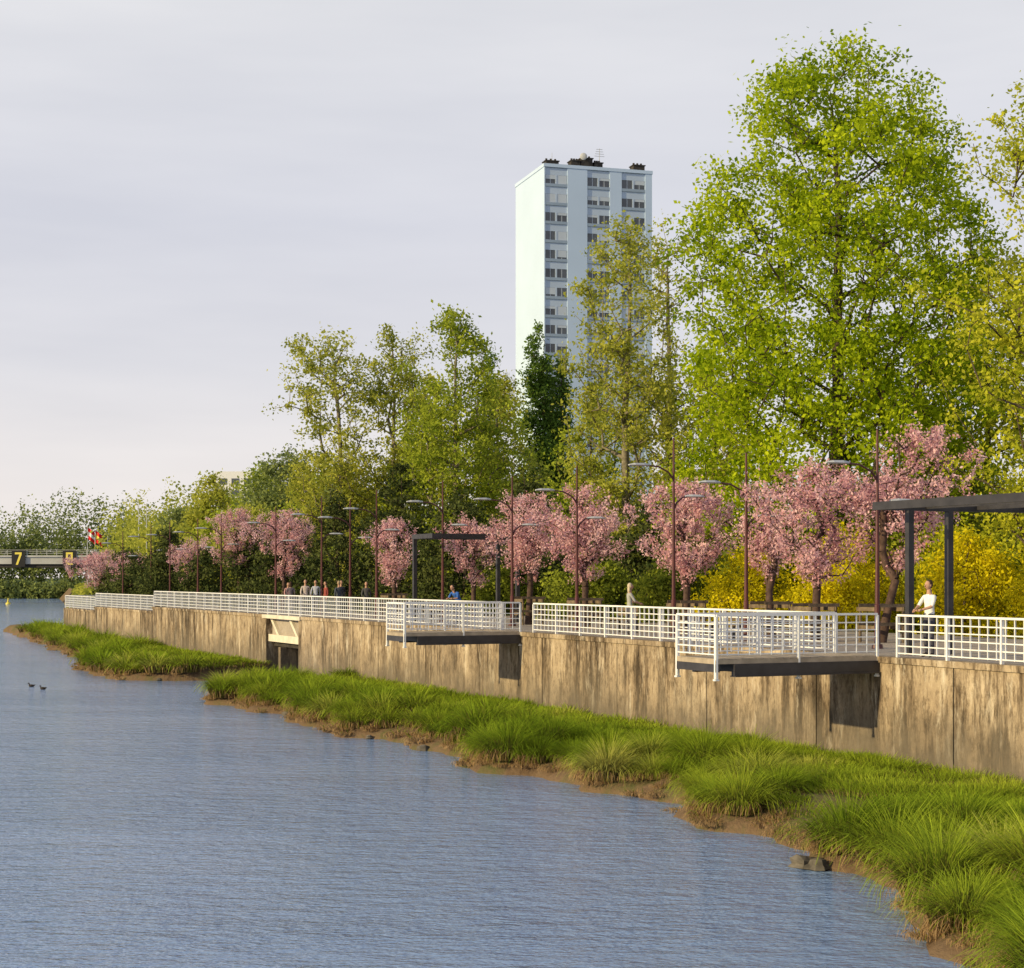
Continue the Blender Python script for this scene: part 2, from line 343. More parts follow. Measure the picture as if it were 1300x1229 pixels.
rs = np.random.RandomState(5); blobs = []
for k in range(48):
    x = -185+k*3.4+rs.uniform(-2, 2); yy = 452+rs.uniform(0, 26)
    top = 23.5+2.5*math.sin(x*.09)+rs.uniform(-2.5, 3.0); R = rs.uniform(5.5, 8.5)
    blobs.append((x, yy, G+top*.45, R, R, top*.55))
    blobs.append((x+rs.uniform(-3, 3), 446+rs.uniform(-1, 4), G+7.5, 5.5, 4, 10))
    blobs.append((x+rs.uniform(-1, 1), 431.2-(x+113)*.037+rs.uniform(-.5, .8), 1.7, 4.2, 2.0, 3.2))
leaf_mass('distant_trees', blobs, L_far, 950, .85, 6)
blobs = []
for k in range(26):
    yy = 290+rs.uniform(-35, 95); x = -.20*yy-rs.uniform(-6, 7)
    top = rs.uniform(12, 20); R = rs.uniform(4, 6.5); blobs.append((x, yy, G+top*.45, R, R, top*.55))
for k in range(60):
    yy = 170+k*4.2; x = -.205*yy+rs.uniform(-4, 8); top = rs.uniform(5, 10)
    blobs.append((x, yy, G+top*.4, 3.4, 3.4, top*.6))
for k in range(44):
    yy = 165+k*6.2; blobs.append((-.2505*yy+1.2, yy, 1.3, 2.4, 3.8, 2.6))
leaf_mass('riverside_trees', blobs, L_olive, 800, .58, 8)
blobs = []
for k in range(100):
    yy = rs.uniform(125, 300); r_ = rs.uniform(-.16, .42); top = rs.uniform(7, 15)
    blobs.append((r_*yy, yy, G+top*.4, 5, 5, top*.6))
leaf_mass('background_trees', blobs, L_mid, 600, .6, 9)

# ---------------------------------------------------------------- cherries
def cherry(t, n, H, R, seed, z0=3.35, lean=(0, 0), ncl=260):
    p = wp(t, n)
    tree('cherry_tree', p.x, p.y, z0, H, [(.34, R*.22), (.46, R*.50), (.60, R*.80), (.76, R), (.90, R*.85), (1, R*.45)], [M_barkc, L_pink],
         ncl, 42, .105, .110, seed, tr=.13, flat=1.0, lean=lean, gap=.34, tfrac=.30, attach=.8, up=.1, gk=3.0, outer=.55, tubemin=.012, hb=.7, lumpk=1.7, along=.22)
cherry(56.2, 4, 5.3, 2.05, 201, lean=(.3, 0), ncl=280)
cherry(54.6, 5.3, 6.3, 1.7, 202, lean=(1.2, .2), ncl=210)
cherry(63.9, 4, 5.1, 1.85, 203, ncl=230)
cherry(60.5, 5.2, 4.9, 1.2, 213, ncl=100)
cherry(71.7, 4, 5.3, 1.85, 204, ncl=230)
cherry(76.9, 4, 5.3, 1.75, 205, ncl=220)
cherry(92.0, 8, 5.0, 1.7, 206, ncl=150)
cherry(92.7, 4, 4.7, 1.3, 207, ncl=130)
cherry(111.4, 4, 5.9, 2.0, 208, ncl=230)
cherry(121.3, 4, 6.3, 2.1, 209, ncl=240)
cherry(134.5, 4, 5.0, 1.5, 210, z0=3.05, ncl=140)
cherry(166.5, 4, 4.9, 3.0, 211, z0=2.7, ncl=300)
cherry(158, 5, 4.6, 2.0, 212, z0=2.7, ncl=150)

# ---------------------------------------------------------------- ground, water, promenade
mb = MB()
S = 5000
mb.add([(-S, -600, 0), (S, -600, 0), (S, S, 0), (-S, S, 0)], [(0, 1, 2, 3)])
mb.build('river_water', [M_water], recalc=False)
poly = [wp(-150, .3), wp(160, .3), Vector((-57, 230, 0)), Vector((-75, 300, 0)), Vector((-88, 350, 0)), Vector((-111, 434, 0)), Vector((-300, 441, 0)), Vector((-5000, 445, 0)), Vector((-5000, 5000, 0)), Vector((5000, 5000, 0)), Vector((5000, -200, 0))]
mb = MB(); top = [Vector((p.x, p.y, G)) for p in poly]
mb.add(top, [tuple(range(len(top)))], 0)
low = [(wp(160, -1.2), -.4), (Vector((-58.5, 229, 0)), -.4), (Vector((-77, 299, 0)), -.4), (Vector((-90.5, 349, 0)), -.4), (Vector((-113, 431, 0)), -.4), (Vector((-300, 438, 0)), -.4), (Vector((-5000, 441, 0)), -.4)]
vs = [top[i] for i in range(1, 8)] + [Vector((p.x, p.y, z)) for p, z in low]
mb.add(vs, [(i, i+1, i+8, i+7) for i in range(6)], 1)
mb.build('ground', [M_lawn, M_bank], recalc=False)

mb = MB()
for t0, t1, z in ((-100, 127, 3.35), (127, 147, 3.05), (147, 160, 2.75)):
    mb.btn(t0, t1, .02, 11, 2.2, z-.002, 0)
mb.build('promenade_pavement', [M_pave])

mb = MB()
def level(t): return 3.35 if t < 127 else (3.05 if t < 147 else 2.75)
mb.btn(-100, 94.2, -.02, .018, -.6, 3.15, 1); mb.btn(100.8, 127, -.02, .018, -.6, 3.15, 1)
mb.btn(127.0, 160, -.02, .018, -.6, 2.5, 1)
edges = list(np.arange(94.2, 0, -5.55))[::-1]
for a, b in zip(edges[:-1], edges[1:]): mb.btn(a+.02, b-.02, -.32, -.021, -.6, 3.2, 0)
for s0, s1 in ((100.8, 126.98), (127.02, 146.98), (147.02, 160)):
    k = max(1, round((s1-s0)/5.4)); L = (s1-s0)/k
    for i in range(k): mb.btn(s0+i*L+.02, s0+(i+1)*L-.02, -.32, -.021, -.6, level(s0+.1)-.15, 0)
mb.btn(-60, 94.2, -.37, .019, 3.203, 3.35, 0); mb.btn(100.8, 126.99, -.37, .019, 3.203, 3.35, 0)
mb.btn(127.0, 146.99, -.37, .019, 2.903, 3.05, 0); mb.btn(147.0, 160, -.37, .019, 2.603, 2.75, 0)
mb.btn(160.002, 160.3, -.32, 12, -.6, 2.75, 0)
mb.build('retaining_wall', [M_wall, M_dark])
mb = MB()
mb.btn(94.21, 100.79, -.42, .019, 3.16, 3.35, 0)
mb.btn(94.7, 100.3, .9, 1.1, 1.9, 3.155, 1)
mb.btn(94.7, 100.3, -.20, .10, 1.95, 2.32, 0)
for tt in (95.3, 98.6):
    a = [wp(tt, .10, 2.322), wp(tt+.35, .10, 2.322), wp(tt+1.6, .10, 3.158), wp(tt+1.25, .10, 3.158)]
    b_ = [p+N*(-.25) for p in a]
    mb.add(a+b_, [(0, 1, 2, 3), (7, 6, 5, 4), (0, 4, 5, 1), (1, 5, 6, 2), (2, 6, 7, 3), (3, 7, 4, 0)], 0)
mb.btn(94.21, 94.69, -.32, 2.0, -.6, 3.155, 1); mb.btn(100.31, 100.79, -.32, 2.0, -.6, 3.155, 1)
mb.btn(94.72, 100.28, 2.0, 2.3, -.6, 1.898, 2); mb.btn(94.72, 100.28, .11, 1.99, 1.7, 1.895, 2)
mb.btn(98.3, 98.7, -.15, 1.9, -.6, 1.69, 1)
mb.build('outfall_culvert', [M_cream, M_wall, M_dark])

# ---------------------------------------------------------------- railings
def rail(mb, p0, p1, h=1.05, foot=0.0):
    p0 = Vector(p0); p1 = Vector(p1); d = p1-p0; L = d.length; d.normalize(); s = d.cross(Z)
    mid = (p0+p1)/2
    mb.box(mid+Z*(h-.025), (d, s, Z), (L/2, .035, .025))
    for z in (.10, .28, .46, .64, .82): mb.box(mid+Z*z, (d, s, Z), (L/2, .014, .014))
    k = max(1, round(L/1.9))
    for i in range(k+1):
        q = p0+d*(L*i/k); mb.box(q+Z*((h-.052-foot)/2), (d, s, Z), (.028, .042, (h-.052+foot)/2))
        if foot: mb.box(q-Z*(foot+.02), (d, s, Z), (.05, .06, .02))
    nb = max(2, round(L/.30))
    for i in range(1, nb):
        mb.box(p0+d*(L*i/nb)+Z*((h+.05)/2), (d, s, Z), (.010, .019, (h-.10)/2))
def railing(segs, foot=0.0):
    mb = MB()
    for a, b in segs: rail(mb, a, b, foot=foot)
    mb.build('white_railing', [M_white])
D = 3.352
railing([(wp(20, -.2, D), wp(46.5, -.2, D))])
railing([(wp(49.1, -.2, D), wp(67.4, -.2, D))])
railing([(wp(70.1, -.2, D), wp(126.9, -.2, D))])
railing([(wp(127.1, -.2, 3.052), wp(146.9, -.2, 3.052))])
railing([(wp(147.1, -.2, 2.752), wp(160, -.2, 2.752)), (wp(160.15, -.2, 2.752), wp(160.15, 9, 2.752))])
def overlook(t0, w=5.0, L=1.9):
    mb = MB()
    mb.btn(t0, t0+L, -w, -.38, 3.25, 3.345, 0)
    for k in range(24):
        a = -w+.01+k*(w-.4)/24; mb.btn(t0+.02, t0+L-.02, a, a+(w-.4)/24-.02, 3.347, 3.372, 0)
    mb.btn(t0-.04, t0+.10, -w+.5, -.33, 2.97, 3.248, 1); mb.btn(t0+L-.10, t0+L+.04, -w+.5, -.33, 2.97, 3.248, 1)
    mb.btn(t0-.10, t0+.16, -w+.5, -.33, 2.94, 2.968, 1)
    for k in range(4): mb.btn(t0+.102, t0+L-.102, -w+.6+k*1.3, -w+.72+k*1.3, 3.05, 3.245, 1)
    mb.btn(t0+.0, t0+L, -w, -w+.12, 3.06, 3.248, 1)
    z = 3.374
    mb2 = MB()
    rail(mb2, wp(t0+.04, -.35, z), wp(t0+.04, -w+.04, z), foot=.48)
    rail(mb2, wp(t0+.04, -w+.04, z), wp(t0+L-.04, -w+.04, z), foot=.48)
    rail(mb2, wp(t0+L-.04, -w+.04, z), wp(t0+L-.04, -.35, z), foot=.48)
    o = len(mb.v); mb.v += mb2.v; mb.f += [tuple(i+o for i in f) for f in mb2.f]; mb.m += [2]*len(mb2.f)
    mb.build('overlook_platform', [M_wood2, M_steel, M_white])
overlook(47.1); overlook(68.2, 4.8, 1.8)

# ---------------------------------------------------------------- pergolas
def pergola(t0, t1, n0, n1, posts, ztop=7.18):
    mb = MB()
    for n in (n0, n1-.14): mb.btn(t0, t1, n, n+.14, ztop-.2, ztop)
    for t in (t0+.002, t1-.142): mb.btn(t, t+.14, n0+.142, n1-.142, ztop-.2, ztop)
    k = int((n1-n0)/1.5)
    for i in range(1, k):
        n = n0+(n1-n0)*i/k; mb.btn(t0+.144, t1-.144, n-.03, n+.03, ztop-.15, ztop-.02)
    for t, n in posts: mb.btn(t-.08, t+.08, n-.08, n+.08, 3.34, ztop-.201)
    mb.build('steel_pergola', [M_steel])
pergola(40.0, 47.6, -.15, 6.2, [(47.45, .87), (47.45, 2.1), (47.45, 5.5), (40.2, .87), (40.2, 5.5)])
pergola(80.6, 83.0, 1.2, 5.5, [(82.9, 1.3), (82.9, 5.3), (80.8, 5.3)])

# ---------------------------------------------------------------- lamps
def lamp(t, n, h, arm=1.15, z0=3.35, low=True):
    mb = MB(); b = wp(t, n, z0)
    mb.tube([b, b+Z*.12], [.16, .14], 10)
    mb.tube([b+Z*.1, b+Z*1.2, b+Z*1.22, b+Z*h], [.085, .08, .065, .03], 10)
    za = h-.95
    def armf(dirv, z1, L):
        pts = [b+Z*(z1-.45), b+Z*(z1-.20)+dirv*L*.18, b+Z*(z1-.03)+dirv*L*.5, b+Z*z1+dirv*L*.85]
        mb.tube(pts, [.035, .03, .028, .025], 8)
        c = b+Z*(z1+.005)+dirv*(L*1.12); s = dirv.cross(Z)
        vs = []
        for f, w, hh in ((-.34, .06, .04), (-.12, .13, .07), (.22, .15, .06), (.40, .06, .02)):
            for a, q in ((-w, 0), (-w*.6, hh), (w*.6, hh), (w, 0), (0, -.03)):
                vs.append(c+dirv*f+s*a+Z*q)
        fs = [(i*5+k, i*5+(k+1) % 5, i*5+5+(k+1) % 5, i*5+5+k) for i in range(3) for k in range(5)]+[(0, 1, 2, 3, 4), (15, 16, 17, 18, 19)]
        mb.add(vs, fs, 1)
    armf(-N, za, arm)
    if low: armf(N, za-1.0, arm*.6)
    mb.build('street_lamp', [M_maroon, M_lampgrey])
for t, h in ((51, 6.0), (57.7, 5.8), (62.2, 6.6), (69.4, 6.1), (75.2, 6.0), (82.6, 6.2), (91.1, 6.2), (95, 5.9), (99.6, 6.2), (108, 6.0), (120, 6.0), (126, 5.9), (134, 6.2), (140, 6.2), (150, 6.2)):
    lamp(t, 2.5, h, z0=level(t), arm=1.15)

def guard(t, n, z0=3.35):
    mb = MB(); r = .45
    for a in (-r, r):
        for b in (-r, r): mb.tube([wp(t+a, n+b, z0), wp(t+a, n+b, z0+1.15)], [.045, .04], 8)
    for z in (.45, 1.0):
        for a in (-r, r):
            mb.btn(t-r-.1, t+r+.1, n+a-.065, n+a-.046, z0+z-.06, z0+z+.06); mb.btn(t+a-.065, t+a-.046, n-r-.1, n+r+.1, z0+z+.061, z0+z+.16)
    mb.build('tree_guard', [M_wood])
for t, n in ((54.6, 5.3), (56.2, 4), (63.9, 4), (60.5, 5.2), (71.7, 4), (76.9, 4), (92.7, 4)): guard(t, n)
def bench(t, n):
    mb = MB(); z = 3.35
    for k in range(3): mb.btn(t-.8, t+.8, n-.2+k*.14, n-.08+k*.14, z+.43, z+.47, 0)
    for k in range(2): mb.btn(t-.8, t+.8, n+.24, n+.27, z+.58+k*.16, z+.70+k*.16, 0)
    for a in (-.65, .65): mb.btn(t+a-.03, t+a+.03, n-.18, n-.12, z, z+.429, 1); mb.btn(t+a-.03, t+a+.03, n+.272, n+.32, z, z+.86, 1); mb.btn(t+a-.03, t+a+.03, n-.119, n+.271, z+.38, z+.428, 1)
    mb.build('park_bench', [M_wood, M_steel])
for t, n in ((59, 2.6), (66.5, 2.8), (86, 3.2)): bench(t, n)

# ---------------------------------------------------------------- tower block
def tower():
    E = bpy.data.objects.new('apartment_tower', None); scene.collection.objects.link(E)
    a = math.radians(17)
    fx = Vector((math.cos(a), math.sin(a), 0)); fy = Vector((-math.sin(a), math.cos(a), 0))
    Y0 = 258.; O = Vector((4.81, Y0, 0)); W = 17.2; Dp = 14.5; zt = 67.0
    def b(x0, x1, y0, y1, z0, z1, m, M): M.box(O+fx*(x0+x1)/2+fy*(y0+y1)/2+Z*(z0+z1)/2, (fx, fy, Z), (abs(x1-x0)/2, abs(y1-y0)/2, abs(z1-z0)/2), m)
    M = MB(); b(0, W, .25, Dp, G-.2, zt-.5, 0, M)
    cols = [(0.15, 3.65), (6.8, 10.4), (12.3, 16.1)]
    xs = [0]+[v for c in cols for v in c]+[W]
    for i in range(0, len(xs), 2): b(xs[i], xs[i+1], 0, .249, G-.2, zt-.5, 0, M)
    b(-.1, W+.1, -.08, Dp+.1, zt-.498, zt, 0, M)
    M.build('walls', [M_towerw], parent=E)
    Wn = MB(); r = random.Random(3); fl = 2.8; nf = int((zt-.6-G)/fl)
    for f in range(nf):
        z0 = zt-.9-(f+1)*fl+.35
        for c0, c1 in cols:
            b(c0+.002, c1-.002, .14, .248, z0+1.72, z0+fl-.004, 1, Wn)
            b(c0+.002, c1-.002, .02, .12, z0, z0+.42, 3, Wn)
            w = (c1-c0)
            for p0, p1 in [(c0+.08, c0+w*.46), (c0+w*.54, c1-.08)]:
                b(p0, p1, .18, .247, z0+.1, z0+1.71, 0, Wn)
                b((p0+p1)/2-.04, (p0+p1)/2+.04, .165, .179, z0+.1, z0+1.71, 2, Wn)
                if r.random() < .55:
                    hgt = r.choice([.35, .6, 1.0, 1.3]); b(p0+.01, p1-.01, .13, .163, z0+1.70-hgt, z0+1.70, 2, Wn)
            b(c0+w*.46+.002, c0+w*.54-.002, .1, .246, z0+.1, z0+1.715, 1, Wn)
    Wn.build('windows', [M_glass, M_towers, M_shut, M_balc], parent=E)
    Rf = MB()
    for x0, x1, hh in ((.6, 2.6, .9), (4.6, 6.0, 1.3), (6.2, 8.0, 2.0), (8.3, 9.6, 1.2), (14.6, 16.4, 1.3)):
        b(x0, x1, 1, 2.6, zt+.002, zt+hh*.7, 0, Rf); b(x0-.12, x1+.12, .88, 2.72, zt+hh*.7+.002, zt+hh*.7+.14, 0, Rf)
        for k in range(3):
            xx = x0+.3+(x1-x0-.6)*k/2; p = O+fx*xx+fy*1.8+Z*(zt+hh*.7+.14); Rf.tube([p, p+Z*.4], [.16, .16], 8, 0)
    p = O+fx*9.8+fy*3+Z*zt; Rf.tube([p, p+Z*3.6], [.07, .04], 6, 1)
    for k in range(4): Rf.box(p+Z*(2.4+k*.35), (fx, fy, Z), (.8-.1*k, .03, .03), 1)
    p = O+fx*6.4+fy*.6+Z*(zt+1.6); Rf.ell(p, (.55, .2, .55), 1)
    p = O+fx*2.2+fy*3+Z*zt; Rf.tube([p, p+Z*2.4], [.05, .03], 6, 1)
    Rf.build('roof_equipment', [M_dark, M_lampgrey], parent=E)
tower()
mb = MB()
mb.bxyz(-72, -62.5, 420, 434, G, 31, 0); mb.bxyz(-62.4, -54, 424, 434, G, 27.5, 0)
for f in range(9):
    for k in range(3): mb.bxyz(-71+k*3, -69.2+k*3, 419.9, 419.999, 5+f*2.85, 6.5+f*2.85, 1)
mb.build('apartment_building', [M_wcl, M_glass])

# ---------------------------------------------------------------- bridge
def digit(mb, ch, x, y, z, h, m):
    w = h*.55; s = h*.16
    seg = {'a': (0, w, h-s, h), 'd': (0, w, 0, s), 'g': (0, w, h/2-s/2, h/2+s/2), 'f': (0, s, h/2, h), 'e': (0, s, 0, h/2), 'b': (w-s, w, h/2, h), 'c': (w-s, w, 0, h/2)}
    for k in {'7': 'a', '8': 'adg', '9': 'adg', '6': 'adg'}[ch]:
        q = seg[k]; mb.bxyz(x-w/2+q[0], x-w/2+q[1], y-.06, y, z+q[2], z+q[3], m)
    if ch == '7':
        mb.add([(x+w/2-s*1.1, y-.055, z+h-s), (x+w/2, y-.055, z+h-s), (x-w*.05, y-.055, z), (x-w*.05-s*1.1, y-.055, z)], [(0, 1, 2, 3)], m)
    else:
        for k in {'8': 'febc', '9': 'fbc', '6': 'fec'}[ch]:
            q = seg[k]; mb.bxyz(x-w/2+q[0], x-w/2+q[1], y-.05, y-.002, z+q[2]+s/2, z+q[3]-s/2, m)
mb = MB()
mb.bxyz(-600, -60, 350, 360, 8.0, 9.4, 0); mb.bxyz(-600, -60, 349.7, 360.3, 9.402, 9.75, 0)
mb.bxyz(-600, -60, 350.5, 359.5, 7.3, 7.998, 3)
for z in (10.1, 10.45, 10.8): mb.bxyz(-600, -60, 349.85, 349.95, z, z+.08, 0)
for k in range(270): mb.bxyz(-600+k*2, -599.9+k*2, 349.84, 349.96, 9.752, 10.8, 0)
for px in (-120, -165, -210, -260): mb.bxyz(px-1.2, px+1.2, 351, 359, -.5, 7.298, 0)
for ch, x in (('6', -110), ('7', -99.6), ('8', -89.3), ('9', -78.6)):
    mb.bxyz(x-1.35, x+1.35, 349.5, 349.69, 7.45, 10.75, 1); digit(mb, ch, x, 349.498, 7.85, 2.5, 2)
mb.build('river_bridge', [M_conc, M_blk, M_yel, M_dark])
def flag(x, y, h, cols, fl=1):
    mb = MB(); mb.tube([(x, y, G), (x, y, G+h)], [.09, .05], 8, 0)
    if cols:
        n = 9; vs = []; W = 1.15; Hh = 2.0
        for j in range(len(cols)+1):
            for i in range(n+1): vs.append((x+.08+fl*W*i/n, y+.22*math.sin(i*.9+j*.4), G+h-.15-Hh*j/len(cols)-.9*(i/n)**1.3))
        for j in range(len(cols)):
            mb.add(vs, [(j*(n+1)+i, j*(n+1)+i+1, (j+1)*(n+1)+i+1, (j+1)*(n+1)+i) for i in range(n)], cols[j])
    mb.build('flag_pole', [M_lampgrey, M_red, M_wcl, M_yel], recalc=False)
flag(-74.0, 302, 11.4, [1, 2, 1]); flag(-72.2, 300, 10.8, [1, 3, 1])
flag(-47.4, 220, 12, []); flag(-46.4, 220, 12, []); flag(-70, 300, 10, [])
mb = MB(); bx, by = -98.9, 340
mb.ell((bx, by, .1), (.5, .5, .35), 0, 14, 8); mb.tube([(bx, by, .35), (bx, by, 1.1)], [.25, .08], 10, 0); mb.ell((bx, by, 1.15), (.12, .12, .12), 0)
mb.build('mooring_buoy', [M_yel], smooth=True)
M_duck = simple('duck_feathers', (.035, .028, .024), .7, .2, .4, 20)
for dx, dy in ((-22.2, 82), (-23.3, 84)):
    mb = MB(); q = .62
    def S3(r): return tuple(v*q for v in r)
    mb.ell((dx, dy, .05), S3((.22, .12, .11)), 0, 12, 8); mb.tube([(dx-.15*q, dy, .1*q), (dx-.19*q, dy, .24*q)], [.05*q, .04*q], 8)
    mb.ell((dx-.21*q, dy, .27*q), S3((.065, .05, .05)), 0); mb.tube([(dx-.26*q, dy, .26*q), (dx-.33*q, dy, .25*q)], [.025*q, .012*q], 6); mb.tube([(dx+.18*q, dy, .1*q), (dx+.3*q, dy, .16*q)], [.06*q, .015*q], 6)
    mb.build('duck', [M_duck], smooth=True)

# ---------------------------------------------------------------- river bank
ET = [0, 20, 31, 35.4, 38, 40.2, 44.4, 48, 52.3, 57, 60, 66.7, 75, 83, 85.5, 87.5, 90, 98.8, 99.8, 103, 108, 117, 122, 124, 127, 134, 150, 165, 185]
EN = [-22, -14, -11.2, -8.6, -7.6, -7.0, -7.2, -6.5, -6.6, -7.2, -6.7, -7.2, -7.1, -7.6, -6.6, -3.2, -.9, -.9, -5.4, -8.4, -8.0, -6.8, -5.6, -2.4, -4.8, -4.8, -3.4, -2.4, -1.3]
def nedge(t): return np.interp(t, ET, EN)+(.35*math.sin(t*1.1)+.22*math.sin(t*2.7+1)+.3*math.sin(t*.43))*(0 if 86 < t < 99.5 else 1)
def bankz(t, n):
    e = nedge(t); w = max(.3, -e); v = (n-e)/w
    z = .70*min(1, max(0, v)*2.6)**.5 if v > 0 else v*w*.9
    if 86.5 < t < 99.5: z = min(z, .15)
    return z+.05*math.sin(t*2.3+n*1.7)*min(1, max(0, v)*4)
ts = np.arange(10, 186, .6); vs_ = [-.12, -.03, 0, .02, .06, .12, .2, .3, .45, .6, .8, 1.0]
mb = MB(); vv = []
for t in ts:
    e = nedge(t)
    for v in vs_:
        n = e*(1-v) if v >= 0 else e+v*6
        if v == 1.0: n = -.3
        jz = random.uniform(-.04, .04) if v > 0 else 0
        vv.append(wp(t, n, bankz(t, n)+jz))
k = len(vs_); mb.add(vv, [(i*k+j, i*k+j+1, (i+1)*k+j+1, (i+1)*k+j) for i in range(len(ts)-1) for j in range(k-1)])
mb.build('river_bank', [M_bank], smooth=True, recalc=False)

def tuft(nb, rad, hgt, seed, spread=.5, straw=.12, wid=.016, K=3):
    rs = np.random.RandomState(seed)
    an = rs.uniform(0, 2*math.pi, nb); rr = rad*np.sqrt(rs.uniform(0, 1, nb)); L = hgt*rs.uniform(.7, 1.12, nb)
    st = rs.uniform(0, 1, nb) < straw; L = np.where(st, L*.75, L)
    base = np.c_[rr*np.cos(an), rr*np.sin(an), np.zeros(nb)-.04]
    da = an+rs.normal(size=nb)*.5; dr = np.c_[np.cos(da), np.sin(da), np.zeros(nb)]
    bend = spread*(rr/rad)**.8*rs.uniform(.6, 1.35, nb)+rs.uniform(0, .25, nb); bend = np.where(st, bend+.9, bend)
    side = np.c_[-np.sin(da), np.cos(da), np.zeros(nb)]
    side = norm(side*.6+rs.normal(size=(nb, 3))*[.6, .6, 0])
    pts = []; p = base.copy()
    for s in range(K+1):
        w = wid*(1-s/K*.85)*rs.uniform(.9, 1.1, nb)
        pts.append((p-side*w[:, None], p+side*w[:, None]))
        ang = bend*(.20+s/K*1.5); dv = dr*np.sin(ang)[:, None]+np.array([0, 0, 1.])*np.cos(ang)[:, None]
        p = p+dv*(L/K)[:, None]; p[:, 2] = np.maximum(p[:, 2], -.30)
    V = np.stack([q for pr in pts for q in pr], 1).reshape(-1, 3); m = 2*(K+1); b = np.arange(nb)*m; Q = []; T = []
    rt = rs.uniform(-.12, .12, nb)
    for s in range(K):
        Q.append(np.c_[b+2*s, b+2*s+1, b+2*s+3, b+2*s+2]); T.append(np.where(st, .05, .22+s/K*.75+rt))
    return V, np.concatenate(Q), np.clip(np.concatenate(T), 0, 1)
LOD = {}
for l, (kn, kw, K) in enumerate([(1.0, 1.0, 4), (.5, 1.7, 3), (.22, 2.8, 3)]):
    LOD['edge', l] = [tuft(int(900*kn), .48, 1.02, 300+i, 1.6, .13, .0105*kw, K) for i in range(5)]
    LOD['in', l] = [tuft(int(210*kn), .55, .34, 320+i, .8, .12, .011*kw, 3) for i in range(5)]
    LOD['str', l] = [tuft(int(190*kn), .34, .44, 340+i, 1.5, .95, .012*kw, 3) for i in range(3)]
GV, GQ, GT, GH = [], [], [], []; goff = 0
R = random.Random(12)
def put(kind, t, n, s, sz=None, hb=0.0):
    global goff
    l = 0 if t < 56 else (1 if t < 88 else 2)
    V, Q, T = R.choice(LOD[kind, l]); a = R.uniform(0, 6.28); c_, s_ = math.cos(a), math.sin(a); sz = sz or s
    p = wp(t, n, bankz(t, n)); tx, ty = R.uniform(-.10, .10), R.uniform(-.10, .10)
    x = (V[:, 0]*c_-V[:, 1]*s_)*s+V[:, 2]*tx; y = (V[:, 0]*s_+V[:, 1]*c_)*s+V[:, 2]*ty
    GV.append(np.c_[x+p.x, y+p.y, V[:, 2]*sz+p.z].astype(np.float32)); GQ.append((Q+goff).astype(np.int32)); GT.append(T)
    patch_ = .5+.3*math.sin(t*.35+n*.5)+.2*math.sin(t*.9-n*1.1)
    GH.append(np.full(len(Q), min(1, max(0, .45*patch_+.58*R.random()+hb)))); goff += len(V)
t = 20.
while t < 170:
    e = nedge(t); bare = 38.6 < t < 42.4; inlet = 86.3 < t < 99.6
    if not inlet:
        if not bare:
            s = R.uniform(.7, 1.3)
            put('edge', t, e+R.uniform(.55, 1.0), s, s*R.uniform(.85, 1.15))
            if R.random() < .85: s = R.uniform(.75, 1.35); put('edge', t+R.uniform(.2, .6), e+R.uniform(1.7, 2.5), s, s*R.uniform(.75, 1.0))
            if R.random() < .5: s = R.uniform(.7, 1.1); put('edge', t+R.uniform(-.2, .4), e+R.uniform(2.9, 4.6), s, s*R.uniform(.45, .8))
        for q in range(2): put('str', t+R.uniform(-.4, .4), e+R.uniform(.08, .55), R.uniform(.6, 1.15))
    t += R.uniform(.72, 1.2)
for k in range(2900):
    t = 22+148*R.random()**1.4; e = nedge(t)
    if -e < 1.2 or 86.3 < t < 99.6: continue
    v = R.random()**.8; n = e+1.0+(-e-1.4)*v
    if 38.6 < t < 42.4 and n < e+2.6 and R.random() < .85: continue
    s = R.uniform(.7, 1.4); put('in', t, n, s, s*R.uniform(.5, 1.1), .0)
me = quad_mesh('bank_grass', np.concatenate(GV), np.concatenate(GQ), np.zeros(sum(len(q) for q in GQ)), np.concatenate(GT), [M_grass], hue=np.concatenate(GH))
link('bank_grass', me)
for i in range(16):
    t = R.choice([R.uniform(38, 42.5), R.uniform(38.5, 42.0), R.uniform(60, 78), R.uniform(99, 125)]); e = nedge(t); c = wp(t, e+R.uniform(-.1, .5), .05); r_ = R.uniform(.10, .26)
    q = [R.uniform(0, 6) for _ in range(3)]; mb = MB()
    mb.ell(c, (r_*1.3, r_, r_*.6), 0, 10, 7, lambda d: 1+.2*math.sin(4*d.x+q[0])+.15*math.sin(5*d.y+q[1])+.15*math.sin(6*d.z+q[2]))
    mb.build('rock', [M_rock])

